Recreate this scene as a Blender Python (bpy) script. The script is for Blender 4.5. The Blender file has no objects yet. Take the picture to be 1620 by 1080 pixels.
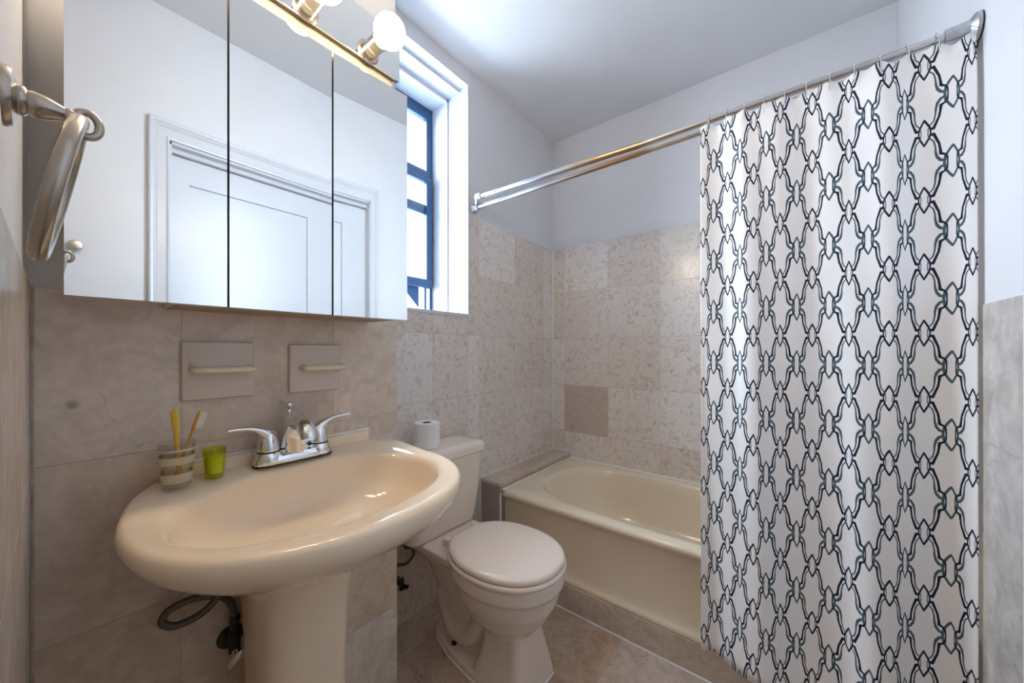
import bpy, bmesh, math, random
from mathutils import Vector, Matrix
random.seed(7)
PI = math.pi
scene = bpy.context.scene
C = scene.collection

# ------------------------------------------------------------------ camera, world, light, exposure
CAMX, CAMY, CAMZ = 1.29, 0.0, 1.14
F_PX, YAW, HY = 569.17, math.radians(38.134), 553.46
cam_d = bpy.data.cameras.new('camera')
cam = bpy.data.objects.new('camera', cam_d)
C.objects.link(cam)
cam.location = (CAMX, CAMY, CAMZ)
cam.rotation_euler = (PI / 2, 0, YAW)
cam_d.sensor_fit = 'HORIZONTAL'
cam_d.sensor_width = 36.0
cam_d.lens = F_PX * 36.0 / 1620.0
cam_d.shift_y = (HY - 540.0) / 1620.0
cam_d.clip_start = 0.005
scene.camera = cam

world = bpy.data.worlds.new('sky')
scene.world = world
world.use_nodes = True
bg = world.node_tree.nodes['Background']
bg.inputs['Color'].default_value = (0.62, 0.80, 1.0, 1)
bg.inputs['Strength'].default_value = 2.6

sky_l = bpy.data.lights.new('window_daylight', 'AREA')
sky_l.shape = 'RECTANGLE'
sky_l.size = 2.6
sky_l.size_y = 2.6
sky_l.energy = 330.0
sky_l.color = (0.74, 0.86, 1.0)
sky_o = bpy.data.objects.new('window_daylight', sky_l)
C.objects.link(sky_o)
sky_o.location = (-1.5, 0.7, 2.5)
sky_o.rotation_euler = (0, math.radians(-78), 0)

BULB_W = 37.0
scene.view_settings.view_transform = 'Standard'
scene.view_settings.look = 'None'
scene.view_settings.gamma = 1.0
scene.view_settings.use_curve_mapping = False
scene.view_settings.exposure = 1.1
scene.cycles.max_bounces = 14
scene.cycles.diffuse_bounces = 8
scene.cycles.glossy_bounces = 6
scene.cycles.transmission_bounces = 10
scene.cycles.sample_clamp_indirect = 6.0
scene.cycles.caustics_reflective = False
scene.cycles.caustics_refractive = False

# ------------------------------------------------------------------ helpers
def srgb(r, g, b):
    def f(c):
        c /= 255.0
        return c / 12.92 if c <= 0.04045 else ((c + 0.055) / 1.055) ** 2.4
    return (f(r), f(g), f(b), 1.0)

def obj(name, bm, mats, parent=None, smooth=None, kind=None, weld=False):
    """link a bmesh (world coordinates) as one mesh object; parent is an Empty without rotation"""
    if weld:
        bmesh.ops.remove_doubles(bm, verts=bm.verts[:], dist=1e-5)
    if smooth is not None:
        for f in bm.faces:
            f.smooth = True
        bm.normal_update()
        for e in bm.edges:
            if len(e.link_faces) == 2:
                e.smooth = e.calc_face_angle(0) < math.radians(smooth)
    me = bpy.data.meshes.new(name)
    bm.to_mesh(me)
    bm.free()
    o = bpy.data.objects.new(name, me)
    for m in (mats if isinstance(mats, (list, tuple)) else [mats]):
        me.materials.append(m)
    C.objects.link(o)
    if parent is not None:
        w = world_loc(parent)
        me.transform(Matrix.Translation(-w))
        o.parent = parent
    if kind:
        o['kind'] = kind
    return o

def world_loc(o):
    w = Vector((0, 0, 0))
    while o is not None:
        w += o.location
        o = o.parent
    return w

def thing(name, label, cat, loc, group=None):
    o = bpy.data.objects.new(name, None)
    o.empty_display_size = 0.05
    C.objects.link(o)
    o.location = loc
    o['label'] = label
    o['category'] = cat
    if group:
        o['group'] = group
    return o

def tag(o, label, cat, group=None):
    o['label'] = label
    o['category'] = cat
    if group:
        o['group'] = group
    return o

def copy_tree(o, parent=None):
    c = o.copy()
    C.objects.link(c)
    if parent is not None:
        c.parent = parent
    for ch in list(o.children):
        copy_tree(ch, c)
    return c

def add_box(bm, x0, x1, y0, y1, z0, z1, bev=0.0, seg=2, mat=0):
    t = bmesh.new()
    bmesh.ops.create_cube(t, size=1.0)
    for v in t.verts:
        v.co = Vector(((x0 + x1) / 2 + v.co.x * (x1 - x0), (y0 + y1) / 2 + v.co.y * (y1 - y0), (z0 + z1) / 2 + v.co.z * (z1 - z0)))
    if bev > 0:
        bmesh.ops.bevel(t, geom=t.edges[:], offset=bev, segments=seg, profile=0.5, affect='EDGES')
    merge(bm, t, mat)

def merge(bm, t, mat=0, M=None):
    if M is not None:
        bmesh.ops.transform(t, matrix=M, verts=t.verts[:])
    for f in t.faces:
        f.material_index = mat
    me = bpy.data.meshes.new('tmp')
    t.to_mesh(me)
    t.free()
    bm.from_mesh(me)
    bpy.data.meshes.remove(me)

def box_bm(*a, **k):
    bm = bmesh.new()
    add_box(bm, *a, **k)
    return bm

def add_quad(bm, pts, mat=0):
    f = bm.faces.new([bm.verts.new(p) for p in pts])
    f.material_index = mat
    return f

def add_loft(bm, rings, cap0=True, cap1=True, closed=True, mat=0, loop=False):
    t = bmesh.new()
    vs = [[t.verts.new(p) for p in r] for r in rings]
    n = len(rings[0])
    pairs = list(zip(vs[:-1], vs[1:]))
    if loop:
        pairs.append((vs[-1], vs[0]))
    for a, b in pairs:
        for i in range(n if closed else n - 1):
            j = (i + 1) % n
            t.faces.new((a[i], a[j], b[j], b[i]))
    if not loop:
        if cap0:
            t.faces.new(vs[0][::-1])
        if cap1:
            t.faces.new(vs[-1])
    bmesh.ops.recalc_face_normals(t, faces=t.faces[:])
    merge(bm, t, mat)

def add_lathe(bm, prof, seg=32, M=None, mat=0, caps=True):
    """prof: list of (radius, z) turned about z"""
    t = bmesh.new()
    rings = []
    for r, z in prof:
        if r < 1e-6:
            rings.append([t.verts.new((0, 0, z))])
        else:
            rings.append([t.verts.new((r * math.cos(2 * PI * i / seg), r * math.sin(2 * PI * i / seg), z)) for i in range(seg)])
    for a, b in zip(rings[:-1], rings[1:]):
        for i in range(seg):
            j = (i + 1) % seg
            if len(a) == 1 and len(b) == 1:
                continue
            if len(a) == 1:
                t.faces.new((a[0], b[j], b[i]))
            elif len(b) == 1:
                t.faces.new((a[i], a[j], b[0]))
            else:
                t.faces.new((a[i], a[j], b[j], b[i]))
    if caps:
        if len(rings[0]) > 1:
            t.faces.new(rings[0][::-1])
        if len(rings[-1]) > 1:
            t.faces.new(rings[-1])
    bmesh.ops.recalc_face_normals(t, faces=t.faces[:])
    merge(bm, t, mat, M)

def catmull(P, n=8, closed=False):
    P = [Vector(p) for p in P]
    out = []
    m = len(P)
    rng = range(m if closed else m - 1)
    for i in rng:
        if closed:
            p0, p1, p2, p3 = P[(i - 1) % m], P[i], P[(i + 1) % m], P[(i + 2) % m]
        else:
            p1, p2 = P[i], P[i + 1]
            p0 = P[i - 1] if i > 0 else p1 * 2 - p2
            p3 = P[i + 2] if i + 2 < m else p2 * 2 - p1
        for k in range(n):
            t = k / n
            out.append(0.5 * ((2 * p1) + (p2 - p0) * t + (2 * p0 - 5 * p1 + 4 * p2 - p3) * t * t + (3 * p1 - p0 - 3 * p2 + p3) * t ** 3))
    if not closed:
        out.append(P[-1])
    return out

def add_tube(bm, pts, rad, seg=12, closed=False, mat=0, flat=None, up=None):
    """sweep a circle (flat: second radius factor) along pts; rad scalar or list"""
    pts = [Vector(p) for p in pts]
    n = len(pts)
    R = [rad] * n if not isinstance(rad, (list, tuple)) else list(rad)
    if len(R) != n:
        R = [R[0] + (R[-1] - R[0]) * 0 if len(R) == 1 else interp(R, i / (n - 1)) for i in range(n)]
    FL = [1.0] * n if flat is None else ([flat] * n if not isinstance(flat, (list, tuple)) else [interp(flat, i / (n - 1)) for i in range(n)])
    tan = []
    for i in range(n):
        if closed:
            t = pts[(i + 1) % n] - pts[i - 1]
        else:
            t = pts[min(i + 1, n - 1)] - pts[max(i - 1, 0)]
        tan.append(t.normalized())
    u0 = Vector(up) if up else Vector((0, 0, 1))
    if abs(tan[0].dot(u0)) > 0.95:
        u0 = Vector((1, 0, 0)) if not up else Vector((0, 1, 0))
    u = (u0 - tan[0] * u0.dot(tan[0])).normalized()
    rings = []
    for i in range(n):
        u = (u - tan[i] * u.dot(tan[i])).normalized()
        v = tan[i].cross(u)
        rings.append([pts[i] + u * (R[i] * FL[i] * math.cos(2 * PI * k / seg)) + v * (R[i] * math.sin(2 * PI * k / seg)) for k in range(seg)])
    add_loft(bm, rings, loop=closed, mat=mat)

def interp(L, t):
    f = t * (len(L) - 1)
    i = min(int(f), len(L) - 2)
    return L[i] + (L[i + 1] - L[i]) * (f - i)

def superell(cx, cy, ax, ay, n, N=64, axb=None):
    out = []
    for i in range(N):
        a = 2 * PI * i / N
        c_, s_ = math.cos(a), math.sin(a)
        k = (abs(c_) ** n + abs(s_) ** n) ** (-1.0 / n)
        A = ax if c_ >= 0 or axb is None else axb
        out.append((cx + A * k * c_, cy + ay * k * s_))
    return out

def ray_poly(poly, c, a):
    """distance from c in direction a to the closed polyline"""
    d = (math.cos(a), math.sin(a))
    best = None
    n = len(poly)
    for i in range(n):
        p, q = poly[i], poly[(i + 1) % n]
        ex, ey = q[0] - p[0], q[1] - p[1]
        den = d[0] * ey - d[1] * ex
        if abs(den) < 1e-12:
            continue
        wx, wy = p[0] - c[0], p[1] - c[1]
        t = (wx * ey - wy * ex) / den
        s = (wx * d[1] - wy * d[0]) / den
        if t > 0 and -1e-9 <= s <= 1 + 1e-9 and (best is None or t > best):
            best = t
    return best

def sm(a, b, x):
    t = max(0.0, min(1.0, (x - a) / (b - a)))
    return t * t * (3 - 2 * t)

AXX = Matrix.Rotation(PI / 2, 4, 'Y')       # z axis -> +x
AXY = Matrix.Rotation(-PI / 2, 4, 'X')      # z axis -> +y
def T(x, y, z):
    return Matrix.Translation((x, y, z))

# ------------------------------------------------------------------ materials
class NT:
    def __init__(self, name):
        self.m = bpy.data.materials.new(name)
        self.m.use_nodes = True
        self.t = self.m.node_tree
        self.b = self.t.nodes['Principled BSDF']
    def n(self, typ, **kw):
        nd = self.t.nodes.new(typ)
        for k, v in kw.items():
            setattr(nd, k, v)
        return nd
    def l(self, a, b):
        self.t.links.new(a, b)
    def put(self, sock, v):
        if isinstance(v, bpy.types.NodeSocket):
            self.l(v, sock)
        else:
            sock.default_value = v
    def math(self, op, a, b=None, c=None, clamp=False):
        nd = self.n('ShaderNodeMath', operation=op, use_clamp=clamp)
        self.put(nd.inputs[0], a)
        if b is not None:
            self.put(nd.inputs[1], b)
        if c is not None:
            self.put(nd.inputs[2], c)
        return nd.outputs[0]
    def mix(self, fac, a, b):
        nd = self.n('ShaderNodeMix', data_type='RGBA')
        self.put(nd.inputs[0], fac)
        self.put(nd.inputs[6], a)
        self.put(nd.inputs[7], b)
        return nd.outputs[2]
    def noise(self, vec, scale, detail=4, rough=0.55, dist=0.0):
        nd = self.n('ShaderNodeTexNoise')
        self.put(nd.inputs['Vector'], vec)
        nd.inputs['Scale'].default_value = scale
        nd.inputs['Detail'].default_value = detail
        nd.inputs['Roughness'].default_value = rough
        nd.inputs['Distortion'].default_value = dist
        return nd.outputs['Fac']
    def ramp(self, fac, stops):
        nd = self.n('ShaderNodeValToRGB')
        el = nd.color_ramp.elements
        while len(el) < len(stops):
            el.new(0.5)
        for e, (p, c) in zip(el, stops):
            e.position = p
            e.color = c if len(c) == 4 else (*c, 1)
        self.put(nd.inputs[0], fac)
        return nd.outputs[0]
    def bump(self, h, strength=0.3, dist=0.002):
        nd = self.n('ShaderNodeBump')
        nd.inputs['Strength'].default_value = strength
        nd.inputs['Distance'].default_value = dist
        self.put(nd.inputs['Height'], h)
        self.l(nd.outputs[0], self.b.inputs['Normal'])

def mat(name, col, rough=0.5, metal=0.0, var=0.0, vscale=30, bump=0.0, spec=0.5, coat=0.0, trans=0.0, ior=1.45):
    M = NT(name)
    b = M.b
    b.inputs['Roughness'].default_value = rough
    b.inputs['Metallic'].default_value = metal
    b.inputs['Specular IOR Level'].default_value = spec
    b.inputs['Coat Weight'].default_value = coat
    b.inputs['Coat Roughness'].default_value = 0.05
    b.inputs['Transmission Weight'].default_value = trans
    b.inputs['IOR'].default_value = ior
    if var or bump:
        tc = M.n('ShaderNodeTexCoord')
        nf = M.noise(tc.outputs['Object'], vscale)
        if var:
            lo = tuple(c * (1 - var) for c in col[:3])
            hi = tuple(min(1, c * (1 + var)) for c in col[:3])
            M.l(M.ramp(nf, [(0.3, lo), (0.7, hi)]), b.inputs['Base Color'])
        else:
            b.inputs['Base Color'].default_value = col
        if bump:
            M.bump(nf, bump, 0.002)
    else:
        b.inputs['Base Color'].default_value = col
    return M.m

def tile_mat(name, au, u0, du, av, v0, dv, ca, cb, style, rough=0.22, grout=(172, 160, 148), crack=0.5, smudge=None, odd=None, gate=0.56):
    """stone tiles laid on the object-space axes au / av"""
    M = NT(name)
    tc = M.n('ShaderNodeTexCoord')
    P = tc.outputs['Object']
    sp = M.n('ShaderNodeSeparateXYZ')
    M.l(P, sp.inputs[0])
    ax = {'x': sp.outputs[0], 'y': sp.outputs[1], 'z': sp.outputs[2]}
    u = M.math('DIVIDE', M.math('SUBTRACT', ax[au], u0), du)
    v = M.math('DIVIDE', M.math('SUBTRACT', ax[av], v0), dv)
    iu, iv = M.math('FLOOR', u), M.math('FLOOR', v)
    fu, fv = M.math('SUBTRACT', u, iu), M.math('SUBTRACT', v, iv)
    eu = M.math('MULTIPLY', M.math('MINIMUM', fu, M.math('SUBTRACT', 1.0, fu)), du)
    ev = M.math('MULTIPLY', M.math('MINIMUM', fv, M.math('SUBTRACT', 1.0, fv)), dv)
    edge = M.math('MINIMUM', M.math('MULTIPLY', eu, 1.6), ev)
    gm = M.n('ShaderNodeMapRange')
    M.l(edge, gm.inputs[0])
    gm.inputs[1].default_value = 0.0004
    gm.inputs[2].default_value = 0.0013
    gm.inputs[3].default_value = 1.0
    gm.inputs[4].default_value = 0.0
    groutf = gm.outputs[0]
    cid = M.n('ShaderNodeCombineXYZ')
    M.l(iu, cid.inputs[0])
    M.l(iv, cid.inputs[1])
    wn = M.n('ShaderNodeTexWhiteNoise', noise_dimensions='3D')
    M.l(cid.outputs[0], wn.inputs['Vector'])
    off = M.n('ShaderNodeVectorMath', operation='SCALE')
    M.l(wn.outputs['Color'], off.inputs[0])
    off.inputs['Scale'].default_value = 7.0
    pp = M.n('ShaderNodeVectorMath', operation='ADD')
    M.l(P, pp.inputs[0])
    M.l(off.outputs[0], pp.inputs[1])
    V = pp.outputs[0]
    if style == 'shell':
        a = M.noise(V, 32, 5, 0.55, 1.2)
        b = M.noise(V, 70, 3, 0.5, 0.8)
        f = M.math('ADD', M.math('MULTIPLY', a, 0.7), M.math('MULTIPLY', b, 0.3))
        pat = M.n('ShaderNodeMapRange', interpolation_type='SMOOTHSTEP')
        M.l(f, pat.inputs[0])
        pat.inputs[1].default_value = 0.34
        pat.inputs[2].default_value = 0.52
        f = pat.outputs[0]
    else:
        a = M.noise(V, 9, 8, 0.62, 1.4)
        b = M.noise(V, 60, 4, 0.6, 0.6)
        f0 = M.math('ADD', M.math('MULTIPLY', a, 0.72), M.math('MULTIPLY', b, 0.28))
        pat = M.n('ShaderNodeMapRange', interpolation_type='SMOOTHSTEP')
        M.l(f0, pat.inputs[0])
        pat.inputs[1].default_value = 0.34
        pat.inputs[2].default_value = 0.64
        f = pat.outputs[0]
    col = M.mix(f, srgb(*ca), srgb(*cb))
    tint = M.math('ADD', 0.93, M.math('MULTIPLY', wn.outputs['Value'], 0.12))
    hs = M.n('ShaderNodeHueSaturation')
    M.l(col, hs.inputs['Color'])
    M.l(tint, hs.inputs['Value'])
    M.l(M.math('ADD', 0.75, M.math('MULTIPLY', M.math('SUBTRACT', 1.0, wn.outputs['Value']), 0.6)), hs.inputs['Saturation'])
    col = hs.outputs[0]
    if odd:
        k = M.math('MULTIPLY', M.math('COMPARE', iu, odd[0], 0.1), M.math('COMPARE', iv, odd[1], 0.1))
        col = M.mix(M.math('MULTIPLY', k, 0.55), col, srgb(172, 152, 134))
    if crack > 0:
        cn = M.noise(V, 5.5, 6, 0.6, 0.9)
        line = M.math('ABSOLUTE', M.math('SUBTRACT', cn, 0.5))
        cm = M.n('ShaderNodeMapRange')
        M.l(line, cm.inputs[0])
        cm.inputs[1].default_value = 0.0
        cm.inputs[2].default_value = 0.007
        cm.inputs[3].default_value = crack
        cm.inputs[4].default_value = 0.0
        gate = M.math('GREATER_THAN', M.noise(V, 4.0, 2), gate)
        dk = tuple(c * 0.42 for c in srgb(*ca)[:3]) + (1,)
        col = M.mix(M.math('MULTIPLY', cm.outputs[0], gate), col, dk)
    if smudge:
        ds = M.n('ShaderNodeVectorMath', operation='DISTANCE')
        M.l(P, ds.inputs[0])
        ds.inputs[1].default_value = smudge
        sr = M.n('ShaderNodeMapRange', interpolation_type='SMOOTHSTEP')
        M.l(ds.outputs['Value'], sr.inputs[0])
        sr.inputs[1].default_value = 0.003
        sr.inputs[2].default_value = 0.012
        sr.inputs[3].default_value = 0.5
        sr.inputs[4].default_value = 0.0
        col = M.mix(sr.outputs[0], col, srgb(84, 74, 66))
    col = M.mix(groutf, col, srgb(*grout))
    M.l(col, M.b.inputs['Base Color'])
    M.put(M.b.inputs['Roughness'], M.math('ADD', rough, M.math('MULTIPLY', groutf, 0.4)))
    M.bump(M.math('ADD', M.math('MULTIPLY', groutf, -1.0), M.math('MULTIPLY', f, 0.05)), 0.35, 0.0012)
    return M.m

m_paint = mat('white_paint', srgb(216, 216, 219), 0.42, var=0.02, vscale=6, bump=0.02)
m_ceil = mat('ceiling_paint', srgb(216, 218, 222), 0.6, var=0.02, vscale=5)
m_trim = mat('gloss_white_trim', srgb(206, 208, 214), 0.28, var=0.01, vscale=8)
m_caulk = mat('white_caulk', srgb(240, 240, 240), 0.45, var=0.03, vscale=60)
TA, TB = (196, 184, 174), (222, 214, 207)
m_tileA = tile_mat('stone_tile_tub_left', 'y', 1.366, 0.305, 'z', 0.301, 0.305, TA, TB, 'shell')
m_tileA2 = tile_mat('stone_tile_window', 'y', 1.061, 0.305, 'z', 0.301, 0.305, TA, TB, 'shell')
m_tileB = tile_mat('stone_tile_tub_back', 'x', 0.088, 0.305, 'z', 0.301, 0.305, TA, TB, 'shell', odd=(0.0, 1.0))
m_tileS = tile_mat('stone_tile_sink', 'y', 0.168, 0.321, 'z', 0.621, 0.315, (199, 182, 166), (221, 207, 193), 'vein', smudge=(0.2645, 0.021, 1.041))
m_tileE = tile_mat('stone_tile_bump_side', 'x', 0.0, 0.305, 'z', 0.621, 0.315, (199, 182, 166), (221, 207, 193), 'vein')
m_tileC = tile_mat('stone_tile_right', 'y', 0.9, 0.45, 'z', 0.34, 0.6, (176, 168, 162), (200, 194, 188), 'vein', rough=0.12)
m_tileD = tile_mat('stone_tile_left', 'x', 0.2, 0.321, 'z', 0.621, 0.315, (180, 166, 155), (206, 196, 187), 'vein')
m_floor = tile_mat('stone_tile_floor', 'x', 0.147, 0.305, 'y', 0.175, 0.305, (176, 154, 136), (204, 186, 169), 'vein', rough=0.3, crack=0.85, gate=0.47)
m_curb = tile_mat('stone_tile_curb', 'x', 0.30, 0.61, 'z', -0.2, 0.6, (182, 166, 151), (206, 192, 178), 'vein', rough=0.3, crack=0.6)
m_ledge = tile_mat('stone_tile_ledge', 'y', 1.385, 0.5, 'z', 0.10, 0.28, (186, 169, 154), (208, 193, 180), 'vein', rough=0.3, crack=0.3)
m_sink = mat('biscuit_glazed_ceramic', srgb(240, 222, 196), 0.09, spec=0.6, var=0.01, vscale=3)
m_toilet = mat('bone_glazed_ceramic', srgb(231, 218, 205), 0.11, spec=0.55, var=0.01, vscale=3)
m_seat = mat('bone_plastic', srgb(235, 222, 210), 0.17, var=0.01, vscale=4)
m_tub = mat('almond_enamel', srgb(226, 212, 189), 0.12, spec=0.55, var=0.015, vscale=3)
m_plate = mat('glazed_almond_tile', srgb(212, 199, 187), 0.16, var=0.015, vscale=12)
m_chrome = mat('polished_chrome', (0.82, 0.83, 0.85, 1), 0.06, 1.0, var=0.02, vscale=40)
m_nickel = mat('brushed_nickel', (0.44, 0.39, 0.33, 1), 0.26, 1.0, var=0.05, vscale=90)
m_socket = mat('satin_socket_metal', (0.36, 0.36, 0.35, 1), 0.2, 1.0, var=0.03, vscale=50)
m_steel = mat('galvanised_steel', (0.60, 0.62, 0.66, 1), 0.3, 1.0, var=0.12, vscale=70)
m_mirror = mat('mirror_glass', (0.93, 0.955, 0.955, 1), 0.0, 1.0)
m_mirror.node_tree.nodes['Principled BSDF'].inputs['Roughness'].default_value = 0.004
m_edge = mat('polished_metal_edge', (0.85, 0.80, 0.70, 1), 0.2, 1.0)
m_black = mat('black_rubber', (0.012, 0.012, 0.013, 1), 0.5, var=0.1)
m_dark = mat('dark_recess', (0.02, 0.018, 0.017, 1), 0.7, var=0.1)
m_cab = mat('cabinet_white', srgb(226, 222, 214), 0.4, var=0.02)
m_wood = mat('pale_fibreboard', srgb(128, 121, 106), 0.6, var=0.06, vscale=120)
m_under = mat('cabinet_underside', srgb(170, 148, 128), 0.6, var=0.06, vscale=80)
m_frame = mat('dark_steel_with_bloom', srgb(52, 82, 118), 0.35, var=0.08, vscale=25)  # dark steel with the window's blue bloom put into its colour
m_paper = mat('toilet_tissue', srgb(240, 238, 236), 0.9, var=0.03, vscale=60, bump=0.15)
m_core = mat('brown_card', srgb(96, 72, 56), 0.9, var=0.1)
m_white = mat('white_plastic', srgb(238, 236, 230), 0.3, var=0.01)
m_hose = mat('braided_hose', srgb(104, 92, 82), 0.42, 0.5, var=0.25, vscale=400, bump=0.4)
m_valve = mat('tarnished_brass', srgb(70, 62, 54), 0.4, 0.8, var=0.3, vscale=60)
m_ybrush = mat('yellow_plastic', srgb(236, 196, 72), 0.25, trans=0.15, var=0.02)
m_obrush = mat('amber_plastic', srgb(222, 160, 56), 0.25, trans=0.15, var=0.02)
m_bristle = mat('white_bristle', srgb(244, 244, 240), 0.6, var=0.03)
m_wax = mat('lime_wax', srgb(238, 238, 110), 0.45, var=0.02)
m_wick = mat('cotton_wick', srgb(235, 230, 215), 0.8, var=0.05)

def glass_mat(name, col, rough=0.02, ior=1.45):
    M = NT(name)
    M.b.inputs['Base Color'].default_value = col
    M.b.inputs['Roughness'].default_value = rough
    M.b.inputs['Transmission Weight'].default_value = 1.0
    M.b.inputs['IOR'].default_value = ior
    tc = M.n('ShaderNodeTexCoord')
    M.bump(M.noise(tc.outputs['Object'], 40), 0.02, 0.001)
    return M.m
def thin_mat(name, col, gloss):
    M = NT(name)
    tr = M.n('ShaderNodeBsdfTransparent')
    tr.inputs['Color'].default_value = col
    gl = M.n('ShaderNodeBsdfGlossy')
    gl.inputs['Roughness'].default_value = 0.05
    lw = M.n('ShaderNodeLayerWeight')
    lw.inputs['Blend'].default_value = 0.25
    mx = M.n('ShaderNodeMixShader')
    M.l(M.math('ADD', gloss, M.math('MULTIPLY', lw.outputs['Facing'], 0.35)), mx.inputs[0])
    M.l(tr.outputs[0], mx.inputs[1])
    M.l(gl.outputs[0], mx.inputs[2])
    M.l(mx.outputs[0], M.t.nodes['Material Output'].inputs['Surface'])
    return M.m
m_clear = thin_mat('clear_plastic', (0.95, 0.945, 0.92, 1), 0.04)
m_frost = mat('frosted_band', srgb(238, 228, 205), 0.35, trans=0.55, ior=1.2, var=0.02)
m_lime = thin_mat('lime_glass', (0.86, 0.90, 0.16, 1), 0.03)

def pane_mat():
    M = NT('window_glass')
    t = M.t
    tr = M.n('ShaderNodeBsdfTransparent')
    gl = M.n('ShaderNodeBsdfGlossy')
    gl.inputs['Roughness'].default_value = 0.02
    tr.inputs['Color'].default_value = (0.95, 0.98, 1.0, 1)
    mx = M.n('ShaderNodeMixShader')
    mx.inputs[0].default_value = 0.05
    M.l(tr.outputs[0], mx.inputs[1])
    M.l(gl.outputs[0], mx.inputs[2])
    M.l(mx.outputs[0], t.nodes['Material Output'].inputs['Surface'])
    return M.m
m_pane = pane_mat()

def bulb_mat():
    M = NT('lit_bulb')
    M.b.inputs['Base Color'].default_value = (1, 0.97, 0.92, 1)
    M.b.inputs['Emission Color'].default_value = (1.0, 0.80, 0.58, 1)
    M.b.inputs['Emission Strength'].default_value = BULB_W
    return M.m
m_bulb = bulb_mat()

def rod_mat():
    """chrome rod worn to a brassy brown along its middle"""
    M = NT('worn_chrome')
    tc = M.n('ShaderNodeTexCoord')
    sp = M.n('ShaderNodeSeparateXYZ')
    M.l(tc.outputs['Object'], sp.inputs[0])
    x = M.math('ADD', sp.outputs[0], M.math('MULTIPLY', M.math('SUBTRACT', M.noise(tc.outputs['Object'], 14), 0.5), 0.08))
    a = M.n('ShaderNodeMapRange', interpolation_type='SMOOTHSTEP')
    M.l(x, a.inputs[0])
    a.inputs[1].default_value = 0.36
    a.inputs[2].default_value = 0.72
    b = M.n('ShaderNodeMapRange', interpolation_type='SMOOTHSTEP')
    M.l(x, b.inputs[0])
    b.inputs[1].default_value = 0.84
    b.inputs[2].default_value = 0.90
    b.inputs[3].default_value = 1.0
    b.inputs[4].default_value = 0.22
    f = M.math('MULTIPLY', a.outputs[0], b.outputs[0])
    M.l(M.mix(f, (0.72, 0.73, 0.75, 1), (0.50, 0.36, 0.22, 1)), M.b.inputs['Base Color'])
    M.b.inputs['Metallic'].default_value = 1.0
    M.put(M.b.inputs['Roughness'], M.math('ADD', 0.16, M.math('MULTIPLY', f, 0.14)))
    return M.m
m_rod = rod_mat()

def curtain_mat():
    """interlaced ogee trellis in navy and slate on white; u, v are counted in half cells"""
    M = NT('printed_curtain_cloth')
    uvn = M.n('ShaderNodeUVMap', uv_map='UVMap')
    sp = M.n('ShaderNodeSeparateXYZ')
    M.l(uvn.outputs[0], sp.inputs[0])
    def fold(s):     # triangle wave 0..1..0 with period 2
        t = M.math('MODULO', M.math('ADD', s, 200.0), 2.0)
        return M.math('SUBTRACT', 1.0, M.math('ABSOLUTE', M.math('SUBTRACT', t, 1.0)))
    u, v = fold(sp.outputs[0]), fold(sp.outputs[1])
    LW = 1.15
    ASP = 0.60                       # half cell is narrower than tall
    ua = M.math('MULTIPLY', u, ASP)
    def seg(p, q, w0, w1):
        ax, ay, bx, by = p[0] * ASP, p[1], q[0] * ASP, q[1]
        dx, dy = bx - ax, by - ay
        L2 = dx * dx + dy * dy
        px, py = M.math('SUBTRACT', ua, ax), M.math('SUBTRACT', v, ay)
        h = M.math('DIVIDE', M.math('ADD', M.math('MULTIPLY', px, dx), M.math('MULTIPLY', py, dy)), L2, clamp=True)
        ex = M.math('SUBTRACT', px, M.math('MULTIPLY', h, dx))
        ey = M.math('SUBTRACT', py, M.math('MULTIPLY', h, dy))
        d = M.math('SQRT', M.math('ADD', M.math('MULTIPLY', ex, ex), M.math('MULTIPLY', ey, ey)))
        w = M.math('ADD', w0 * LW, M.math('MULTIPLY', h, (w1 - w0) * LW))
        return M.math('SUBTRACT', d, w)
    def lines(chains):
        r = None
        for ch in chains:
            for (p, q) in zip(ch[:-1], ch[1:]):
                s = seg(p[:2], q[:2], p[2], q[2])
                r = s if r is None else M.math('MINIMUM', r, s)
        mr = M.n('ShaderNodeMapRange')
        M.l(r, mr.inputs[0])
        mr.inputs[1].default_value = -0.006
        mr.inputs[2].default_value = 0.006
        mr.inputs[3].default_value = 1.0
        mr.inputs[4].default_value = 0.0
        return mr.outputs[0]
    navy = [
        [(0, .38, .024), (.13, .24, .024), (.235, .10, .020), (.245, 0, .018)],
        [(.25, .09, .034), (.36, .085, .034), (.56, .40, .026), (.60, .56, .026), (.625, .71, .034), (.76, .755, .024), (.84, .83, .016), (.85, 1.0, .013)],
    ]
    grey = [
        [(1, .54, .022), (.88, .68, .024), (.78, .82, .026), (.745, 1.0, .026)],
        [(.745, .93, .030), (.62, .90, .034), (.50, .80, .034), (.44, .66, .026), (.42, .46, .018), (.36, .30, .018), (.22, .20, .016), (.15, .10, .012), (.14, 0, .010)],
    ]
    fn, fg = lines(navy), lines(grey)
    nz = M.noise(uvn.outputs[0], 30, 2)
    base = M.mix(nz, srgb(244, 244, 245), srgb(248, 248, 248))
    col = M.mix(fg, base, srgb(74, 94, 104))
    col = M.mix(fn, col, srgb(16, 26, 52))
    M.l(col, M.b.inputs['Base Color'])
    M.b.inputs['Roughness'].default_value = 0.55
    M.b.inputs['Specular IOR Level'].default_value = 0.25
    return M.m
m_curtain = curtain_mat()

# ------------------------------------------------------------------ the room
W, YB, YD, BX, BY, ZC = 1.6155, 2.096, -0.0246, 0.2645, 0.695, 2.5435
ZW, ZT = 1.247, 1.816
WY0, WY1, WZ0, WZ1 = 0.74, 1.29, 1.318, 2.47

def struct(name, bm, m, parent=None, smooth=None):
    return obj(name, bm, m, parent, smooth, kind='structure')

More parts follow.
